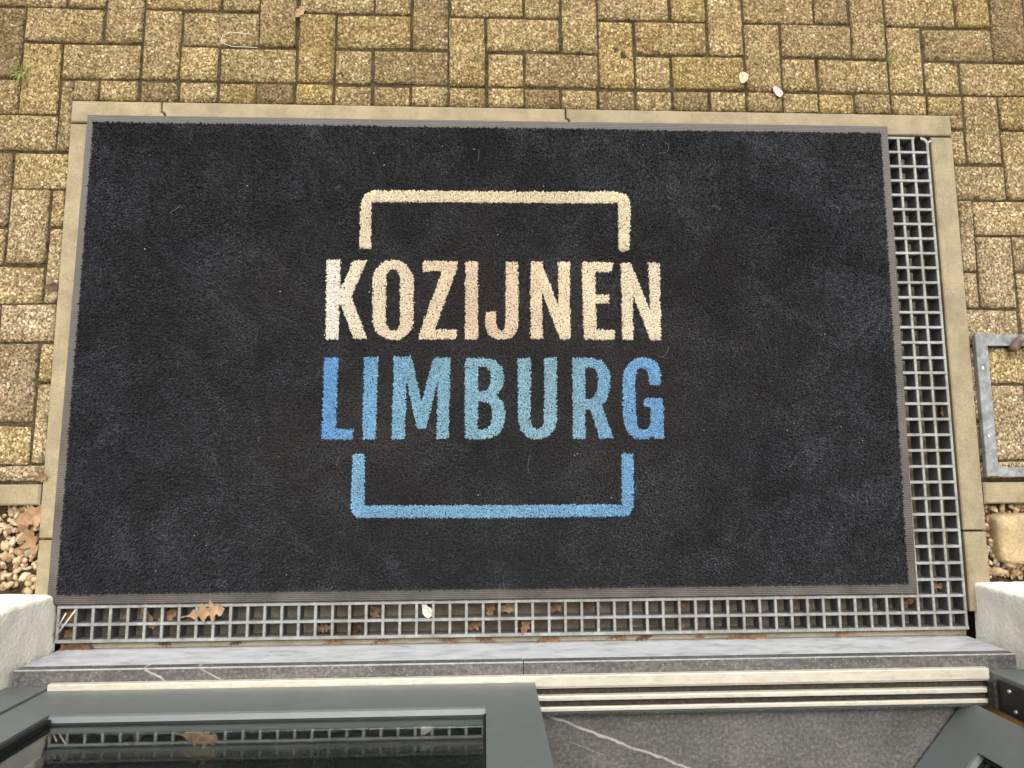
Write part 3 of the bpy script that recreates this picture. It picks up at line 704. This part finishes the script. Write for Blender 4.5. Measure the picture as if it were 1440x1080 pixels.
# which letter owns each tuft
cls = np.full(len(base), -1)
for gi, (_, polys) in enumerate(GLYPHS):
    ws = [np.array([at(a, b, .007)[:2] for a, b in p]) for p in polys]
    lo = ws[0].min(0)-.003; hi = ws[0].max(0)+.003
    idx = np.where(((base > lo) & (base < hi)).all(1))[0]
    pt = base[idx]; ins = inpoly(pt, ws[0])
    for h in ws[1:]: ins &= ~inpoly(pt, h)
    cls[idx[ins]] = gi
def lean_field(p):
    a = np.sin(p[:, 0]*9.1+1.3*np.sin(p[:, 1]*7.7))+np.sin(p[:, 1]*13.7+p[:, 0]*4.1+2.2*np.sin(p[:, 0]*3.3))
    return a*1.2
def tufts(pts, seed, hmul=1.0, rmul=1.0, ring=.72):
    r = np.random.default_rng(seed); n = len(pts); h = r.normal(.0066, .0010, n).clip(.0035, .0095)*hmul
    a0 = r.uniform(0, 2*PI, n); la = lean_field(pts)+r.normal(0, 1.3, n); lm = r.uniform(.0006, .0036, n)
    rad = r.uniform(.0024, .0034, n)*rmul
    V = np.zeros((n, 7, 3)); zb = .0026
    for k in range(3):
        a = a0+2*PI*k/3
        V[:, k, 0] = pts[:, 0]+rad*np.cos(a); V[:, k, 1] = pts[:, 1]+rad*np.sin(a); V[:, k, 2] = zb
        V[:, 3+k, 0] = pts[:, 0]+rad*ring*np.cos(a+.5)+.55*lm*np.cos(la); V[:, 3+k, 1] = pts[:, 1]+rad*ring*np.sin(a+.5)+.55*lm*np.sin(la); V[:, 3+k, 2] = zb+h*.68
    V[:, 6, 0] = pts[:, 0]+lm*np.cos(la); V[:, 6, 1] = pts[:, 1]+lm*np.sin(la); V[:, 6, 2] = zb+h
    fc = np.array([[0, 1, 4, 3], [1, 2, 5, 4], [2, 0, 3, 5]]); ft = np.array([[3, 4, 6], [4, 5, 6], [5, 3, 6]])
    o = (np.arange(n)*7)[:, None, None]
    quads = (fc[None]+o).reshape(-1, 4); tris = (ft[None]+o).reshape(-1, 3)
    me = bpy.data.meshes.new('tufts'); me.vertices.add(n*7); me.vertices.foreach_set('co', V.ravel())
    nl = quads.size+tris.size; me.loops.add(nl); me.loops.foreach_set('vertex_index', np.concatenate([quads.ravel(), tris.ravel()]).astype(np.int32))
    np_ = len(quads)+len(tris); me.polygons.add(np_)
    st = np.concatenate([np.arange(len(quads))*4, quads.size+np.arange(len(tris))*3]).astype(np.int32)
    me.polygons.foreach_set('loop_start', st); me.update(calc_edges=True); me.validate()
    ta = me.attributes.new('tone', 'FLOAT', 'POINT'); ta.data.foreach_set('value', np.repeat(r.random(n), 7))
    me.shade_smooth()
    return me
pl = child(obj('pile', tufts(base[cls < 0], 3), MAT['pile']), mat_root); pl['kind'] = 'stuff'
for gi, (cname, _) in enumerate(GLYPHS):
    ws = [np.array([at(a, b, .008)[:2] for a, b in p]) for p in GLYPHS[gi][1]]; lo = ws[0].min(0)-.002; hi = ws[0].max(0)+.002; fp = .0027
    gx, gy = np.meshgrid(np.arange(lo[0], hi[0], fp), np.arange(lo[1], hi[1], fp)); pts = np.stack([gx.ravel(), gy.ravel()], 1)
    pts += RNG.uniform(-.45, .45, pts.shape)*fp; tp = pts+RNG.normal(0, .0005, pts.shape)
    ins = inpoly(tp, ws[0])
    for h in ws[1:]: ins &= ~inpoly(tp, h)
    child(obj(GNAME[gi], tufts(pts[ins], 50+gi, 1.04, .80, .95), MAT[cname]), mat_root)

# lint, hairs and crumbs trodden into the pile
lv = []; lf = []
def ribbon(pts, wd):
    n0 = len(lv)
    for i, p in enumerate(pts):
        t = np.array(pts[min(i+1, len(pts)-1)])-np.array(pts[max(i-1, 0)]); t = t/(np.linalg.norm(t)+1e-9); s = np.array([-t[1], t[0], 0])*wd
        lv.extend([tuple(np.array(p)-s), tuple(np.array(p)+s)])
    for i in range(len(pts)-1): lf.append([n0+2*i, n0+2*i+1, n0+2*i+3, n0+2*i+2])
for (u, q, L) in [(935, 200, .05), (940, 487, .045), (745, 640, .05), (890, 690, .03), (1000, 290, .03), (620, 610, .04), (480, 640, .03), (1120, 640, .035), (240, 300, .03), (1180, 300, .04)]+[(random.uniform(140, 1230), random.uniform(200, 800), random.uniform(.012, .03)) for _ in range(4)]:
    p0 = at(u, q, .0098); a = random.uniform(0, 2*PI); cur = random.uniform(-90, 90); pts = []
    for i in range(10):
        pts.append((p0[0], p0[1], .0098+.0012*math.sin(i*.9))); a += cur*L/9+random.uniform(-.25, .25); p0 = p0+np.array([math.cos(a), math.sin(a), 0])*L/9
    ribbon(pts, .00012)
for (u, q) in [(1031, 491), (808, 640), (812, 638), (540, 232), (628, 243), (764, 262), (600, 750), (1117, 594), (1160, 470), (1183, 600), (520, 170), (526, 215), (860, 700), (990, 605), (700, 330), (640, 355)]+[(random.uniform(120, 1250), random.uniform(190, 810)) for _ in range(30)]:
    p = at(u, q, .0096); n0 = len(lv); r0 = random.uniform(.0006, .0016)
    for i in range(5):
        a = 2*PI*i/5; lv.append((p[0]+r0*math.cos(a)*random.uniform(.6, 1.4), p[1]+r0*math.sin(a)*random.uniform(.6, 1.4), .0092))
    lv.append((p[0], p[1], .0092+r0)); lf += [[n0+i, n0+(i+1) % 5, n0+5] for i in range(5)]
tag(obj('lint', mesh('lint', lv, lf), MAT['lint']), 'scattered pale lint and hairs on the dark mat pile', 'lint', kind='stuff')

# ------------------------------------------------------------------ gravel strips
def ico(sub):
    bm = bmesh.new(); bmesh.ops.create_icosphere(bm, subdivisions=sub, radius=1); v = np.array([p.co[:] for p in bm.verts]); f = np.array([[q.index for q in p.verts] for p in bm.faces]); bm.free(); return v, f
IV, IF = ico(2)
def gravel(name, x0, x1, y0, y1, zt, label, seed):
    r = np.random.default_rng(seed); V = []; Fc = []; tone = []
    area = abs(x1-x0)*(y1-y0); N = int(area/.00011)
    variants = []
    for k in range(8):
        q = IV.copy()
        for i in range(len(q)): q[i] *= 1+.32*mnoise.noise(Vector(q[i])*1.4+Vector((k*5, 0, 0)))
        variants.append(q)
    for i in range(N):
        sz = r.uniform(.0045, .0100)*(1.25 if r.random() < .12 else 1); s = np.array([sz*r.uniform(1, 1.5), sz*r.uniform(.7, 1.0), sz*r.uniform(.45, .7)])
        e = Matrix.Rotation(r.uniform(0, 2*PI), 3, 'Z') @ Matrix.Rotation(r.normal(0, .45), 3, 'X') @ Matrix.Rotation(r.normal(0, .45), 3, 'Y')
        q = (variants[i % 8]*s) @ np.array(e).T
        c = np.array([r.uniform(x0+.006, x1-.006), r.uniform(y0+.006, y1-.006), zt-r.uniform(0, .016)])
        n0 = len(V)*len(IV); V.append(q+c); Fc.append(IF+n0); tone.append(np.full(len(IV), r.random()))
    V = np.concatenate(V); Fc = np.concatenate(Fc); me = bpy.data.meshes.new(name)
    me.vertices.add(len(V)); me.vertices.foreach_set('co', V.ravel()); me.loops.add(Fc.size); me.loops.foreach_set('vertex_index', Fc.ravel().astype(np.int32))
    me.polygons.add(len(Fc)); me.polygons.foreach_set('loop_start', (np.arange(len(Fc))*3).astype(np.int32)); me.update(calc_edges=True)
    at_ = me.attributes.new('tone', 'FLOAT', 'POINT'); at_.data.foreach_set('value', np.concatenate(tone)); me.shade_smooth()
    tag(obj(name, me, MAT['pebble']), label, 'gravel', kind='stuff')
gravel('gravel', -1.62, KX0-.003, -.294, -.093, -.022, 'warm tan river gravel between left edging beam and white wall', 5)
gravel('gravel', KX1+.003, 1.85, -.294, -.105, -.022, 'warm tan river gravel round the sandstone block', 6)
tag(obj('gravel_bed', mesh('gravel_bed', slab_strip(-3, KX0-.001, -.30, -.090, -.034)+slab_strip(KX1+.001, 3, -.30, -.100, -.034),
    [[n+i for i in f] for n in (0, 8) for f in ([0, 3, 2, 1], [4, 5, 6, 7], [0, 1, 5, 4], [1, 2, 6, 5], [2, 3, 7, 6], [3, 0, 4, 7])]), MAT['sand']), kind='structure')
# sandstone block
bm = bmesh.new(); bmesh.ops.create_cube(bm, size=1); bmesh.ops.bevel(bm, geom=bm.edges[:], offset=.13, segments=3, profile=.55, affect='EDGES')
bmesh.ops.subdivide_edges(bm, edges=bm.edges[:], cuts=3, use_grid_fill=True)
for p in bm.verts:
    q = Vector((p.co.x*.34, p.co.y*.118, p.co.z*.075))
    a = mnoise.noise(q*16)*.006+mnoise.noise(q*45)*.003; p.co = q+p.co.normalized()*a+Vector((1.398, -.188, -.028))
me = bpy.data.meshes.new('sandstone_block'); bm.to_mesh(me); bm.free(); me.shade_smooth()
tag(obj('sandstone_block', me, MAT['rock']), 'rough tan sandstone block lying in gravel beside the right kerb', 'stone')

# ------------------------------------------------------------------ galvanised frame beside the kerb
rack = tag(empty('steel_frame', (1.3, .13, .0)), 'galvanised flat steel ground frame beside kerb with bolted bar and rusty tube', 'frame')
child(obj('flat_bar', prism_me([(1.2055, -.0385), (1.2355, -.0385), (1.2360, .3060), (1.2310, .3110), (1.2105, .3110), (1.2055, .3050)], .001, .0125, .0012), MAT['galv']), rack)
child(box('rail', 1.2362, 2.0, .2800, .3085, .0010, .0105, MAT['galv'], None, .001), rack)
child(box('rail', 1.2362, 2.0, -.0400, -.0175, .0010, .0105, MAT['galv'], None, .001), rack)
for (u, q) in ((1383, 518), (1391.5, 614)):
    p = at(u, q, .014); bm = bmesh.new(); bmesh.ops.create_uvsphere(bm, u_segments=12, v_segments=8, radius=.0052)
    bmesh.ops.transform(bm, matrix=Matrix.Translation((p[0], p[1], .0120)) @ Matrix.Diagonal((.8, 1.25, .5, 1)), verts=bm.verts[:])
    me = bpy.data.meshes.new('bolt'); bm.to_mesh(me); bm.free(); me.shade_smooth(); child(obj('bolt_head', me, MAT['steel']), rack)
hoop = [(1.302, .272, .012), (1.306, .289, .019), (1.318, .297, .028), (1.345, .298, .05)]+[(1.36+.14*(1-math.cos(a)), .298, .06+.30*math.sin(a)) for a in [PI*i/12 for i in range(13)]]
child(obj('hoop_tube', tube_me(hoop, .0085, 10), MAT['galv']), rack)

child(obj('weld_collar', tube_me([(1.297, .268, .0105), (1.303, .277, .014), (1.307, .290, .021), (1.315, .2965, .0265)], .0105, 10), MAT['rust']), rack)

# ------------------------------------------------------------------ leaves and small debris
def oak_me(seed, L=.05, lobes=4, fat=.36, curl=.5):
    r = random.Random(seed); n = 26; ed = []
    for i in range(n+1):
        t = i/n; env = math.sin(PI*min(1, t*.93+.05))**.75*(.65+.5*t if t < .8 else 1.05-1.6*(t-.8))
        am = .34 if lobes >= 4 else .20
        wv = 1-am+am*math.cos(2*PI*lobes*t+PI+r.uniform(-.5, .5)); ed.append((t, fat*env*wv*r.uniform(.88, 1.1)))
    v = []; f = []
    tw = r.uniform(-.5, .5); c2 = r.uniform(.3, 1.0)*curl
    def P(t, s):
        x = (t-.5)*L; y = s*L
        z = c2*(abs(s)**1.5)*L*1.2+curl*L*.35*((t-.5)**2)*2+tw*s*(t-.5)*L*1.2+.02*L*math.sin(t*19+s*7+seed)
        return (x, y, z)
    for t, w_ in ed:
        for k in (-1, -.5, 0, .5, 1): v.append(P(t+.03*abs(k), w_*k*(1 if k < 0 else r.uniform(.9, 1.05))))
    for i in range(n):
        for k in range(4): a = i*5+k; f.append([a, a+1, a+6, a+5])
    m0 = len(v); st = [P(-.16, 0), P(-.08, 0), P(.02, 0)]                    # stalk
    for p in st: v += [(p[0], p[1]-.016*L, p[2]), (p[0], p[1]+.016*L, p[2]+.006*L)]
    f += [[m0, m0+1, m0+3, m0+2], [m0+2, m0+3, m0+5, m0+4]]
    zmin = min(p[2] for p in v); v = [(p[0], p[1], p[2]-zmin) for p in v]
    me = mesh('oak_leaf', v, f, True); me.materials.append(MAT['leaf']); return me
def leaf(u, q, z, L, rot, label, group=None, tilt=(0, 0), lobes=4, fat=.36, curl=.5, name='oak_leaf'):
    p = at(u, q, z+.004); o = obj(name, oak_me(int(u*7+q), L, lobes, fat, curl)); o.location = (p[0], p[1], z)
    o.rotation_euler = (tilt[0], tilt[1], math.radians(rot)); tag(o, label, 'leaf', group); return o
GL = 'dry leaves round the doorstep'
leaf(290, 861, .0005, .082, 10, 'large lobed tan oak leaf lying across the grating bars', GL, fat=.33, curl=.35)
leaf(209, 868, -.012, .055, -65, 'pale tan leaf hanging over a grating bar beside the brown curled leaf', GL, (.5, .2), 3, .40)
leaf(233, 868, -.020, .045, 40, 'brown curled leaf in grating cell between two tan leaves', GL, (.4, .4), 3, .4)
leaf(452, 883, -.008, .044, 5, 'orange-brown toothed leaf over a cell in the outer grating row', GL, (.3, 0), 5, .3)
leaf(501, 883, -.014, .042, 50, 'reddish folded leaf standing in a grating cell', GL, (.9, .2), 2, .25, .8)
leaf(527, 862, -.016, .046, 75, 'ragged light brown leaf wedged in grating cell one gap before the white petal', GL, (.5, .4), 4, .4)
leaf(738, 881, -.010, .040, 60, 'tan pointed leaf in a grating cell just above the doorstep joint', GL, (.3, .5), 3, .42)
SC = 'brown leaf fragment fallen deep in a grating cell below the mat edge'
for (u, q, L, a) in ((668, 879, .036, 30), (690, 856, .034, 80), (714, 855, .036, 10), (783, 852, .040, 40), (676, 870, .03, -40), (960, 850, .024, 20), (1062, 852, .022, 70), (828, 851, .022, 120), (958, 884, .022, 60)):
    leaf(u, q, -.030, L*1.15, a, SC, 'leaf fragments in the grating cells', (random.uniform(-.5, .5), random.uniform(-.5, .5)), 3, .38)
leaf(1279, 846, -.012, .045, 25, 'tan leaf in the grating cell under the mat corner', GL, (.5, -.2), 3, .28)
leaf(1319, 824, -.020, .032, 0, 'small red-brown leaf in the grating two cells from the mat corner', GL, (.2, 0), 2, .3)
leaf(1326, 577, -.018, .038, 60, 'red-brown leaf caught in the outer column of the grating', GL, (.6, .3), 3, .42)
leaf(1275, 263, -.034, .036, 70, 'dark brown leaf low in the grating near its rounded corner', GL, (.4, .4), 3, .40)
PAIR = 'slim brown leaf on the ledge, one of a pair beyond the doorstep joint'
for (u, q, L, a, fat, lb) in (
    (470, 903, .040, 0, .28, 'brown leaf on the ledge below the orange-brown toothed leaf'),
    (536, 902, .038, 10, .26, 'brown leaf on the ledge below the ragged light brown leaf'),
    (632, 901, .040, -5, .25, 'brown leaf on the ledge just past the white petal'),
    (681, 899, .042, 170, .28, 'brown leaf on the ledge between white petal and tan pointed leaf'),
    (770, 901, .055, 5, .34, 'broad olive-brown leaf on the ledge just past the doorstep joint'),
    (869, 897, .040, 0, .25, PAIR), (905, 897, .042, 15, .24, PAIR),
    (985, 896, .022, 0, .25, 'tiny brown chip on the ledge between the slim pair and the longest leaf'),
    (1042, 897, .070, 3, .28, 'longest russet leaf on the ledge, overlapped by a second leaf'),
    (1070, 896, .045, -10, .3, 'brown leaf overlapping the longest russet leaf on the ledge'),
    (1186, 893, .036, 0, .36, 'squarish red-brown leaf alone on the ledge toward the open door'),
    (230, 906, .03, 0, .25, 'tiny brown scrap on the ledge below the pale tan hanging leaf'),
    (330, 905, .03, 8, .25, 'tiny brown scrap on the ledge past the large tan oak leaf')):
    leaf(u, q, -.0175, L, a, lb, 'leaves on the ledge', (.25, random.uniform(-.1, .1)), 4, fat)
leaf(106, 911, -.016, .075, 5, 'wide russet leaf on the ledge touching the left white wall', GL, (.2, 0), 4, .34)
leaf(90, 868, -.02, .06, 55, 'dark curled leaf in the grating corner against the white wall', GL, (.7, .2), 3, .3, .9)
leaf(97, 893, -.03, .05, 80, 'maroon leaf under the end of the grating by the white wall', GL, (.3, .5), 3, .36)
leaf(46, 726, -.014, .075, 20, 'broad pale brown leaf on the gravel against the edging beam', GL, (.1, .1), 3, .42)
leaf(42, 755, -.012, .078, -60, 'rust-brown crumpled leaf on the gravel beside the left kerb', GL, (.25, .1), 4, .42, .8)
leaf(56, 672, .001, .030, 10, 'small rust leaf on paver against the left kerb above the edging beam', GL, (.1, .1), 3, .4)
leaf(71, 403, .001, .030, 15, 'pinkish brown leaf lying on a cut paver beside the left kerb', GL, (.1, .1), 2, .46, .5)
leaf(421, 16, .001, .036, 60, 'small russet leaf on the pavers beyond the mat', GL, (.2, .1), 3, .36)
# straw stalks in the left corner of the grating
for i, (a, b, lb) in enumerate((((80, 893), (106, 858), 'long pale dry stalk across the grating corner at the white wall'), ((84, 878), (93, 862), 'short pale dry stalk beside the long one in the grating corner'))):
    p, q = at(*a, .004), at(*b, .006)
    tag(obj('stalk', tube_me([p, (p+q)/2+np.array([.002, .001, .003]), q], .0016, 6), MAT['wire']), lb, 'stalk', 'dry stalks')
# petals
def petal(name, u, q, z, L, rot, mat, label, fat=.5):
    """thin crinkled blade, rounded at the tip"""
    r = random.Random(int(u)); v = []; f = []; n = 9
    for i in range(n):
        t = i/(n-1); w_ = fat*L*(max(0.02, math.sin(PI*(t*.9+.06)))**.7)*(.55+.5*t)*r.uniform(.85, 1.1)
        for k in (-1, -.4, .2, 1):
            v.append(((t-.5)*L, w_*k, .0012+.003*abs(k)*t+.0014*math.sin(t*6+k*2.2+u)+.0006*r.random()))
    for i in range(n-1):
        for k in range(3): c = i*4+k; f.append([c, c+1, c+5, c+4])
    o = obj(name, mesh('petal', v, f, True), mat); o.location = at(u, q, z); o.rotation_euler = (0, 0, math.radians(rot)); tag(o, label, 'petal')
petal('petal', 600, 858, -.006, .034, -60, MAT['petal'], 'white petal caught in a grating cell below the mat', .4)
petal('petal', 1093, 129, .0035, .032, -60, MAT['pink'], 'pinkish white petal on the pavers above the kerb', .42)
petal('petal', 1045, 110, .0016, .030, 80, MAT['scrap'], 'flattened off-white scrap on a paver near the pink petal', .55)
petal('petal', 1306, 200, -.004, .022, 30, MAT['petal'], 'thin white sliver in the rounded corner of the grating', .12)
# loop of string
pts = [at(x, y, .002) for x, y in ((362, 67), (345, 66), (327, 65.5), (316, 62), (311, 56), (313, 50), (320, 46.5), (332, 46), (345, 47), (354, 48))]
tag(obj('string_loop', tube_me(pts, .0008, 6), MAT['wire']), 'pale bent string loop lying on the pavers', 'string')
# grass growing from joints
def grass(u, q, n, L, label):
    p = at(u, q, -.006); v = []; f = []
    for i in range(n):
        a = random.uniform(0, 2*PI); l = L*random.uniform(.5, 1.1); wd = .0011; s = np.array([-math.sin(a), math.cos(a), 0])*wd; d = np.array([math.cos(a), math.sin(a), 0])
        b0 = p+np.array([random.uniform(-.006, .006), random.uniform(-.006, .006), 0]); n0 = len(v)
        for k in range(4):
            t = k/3; c = b0+d*l*t**1.2+np.array([0, 0, l*.55*math.sin(t*2.2)]); wk = (1-t)*1.0+.05
            v += [tuple(c-s*wk), tuple(c+s*wk)]
        f += [[n0+2*k, n0+2*k+1, n0+2*k+3, n0+2*k+2] for k in range(3)]
    tag(obj('grass_tuft', mesh('grass', v, f), MAT['grass']), label, 'grass')
grass(34, 104, 26, .042, 'yellow-green grass tuft sprouting from a paver joint beyond the left kerb')
grass(1250, 88, 12, .024, 'tiny green grass sprout in a paver joint above the grating corner')
print('pavers', npav[0])
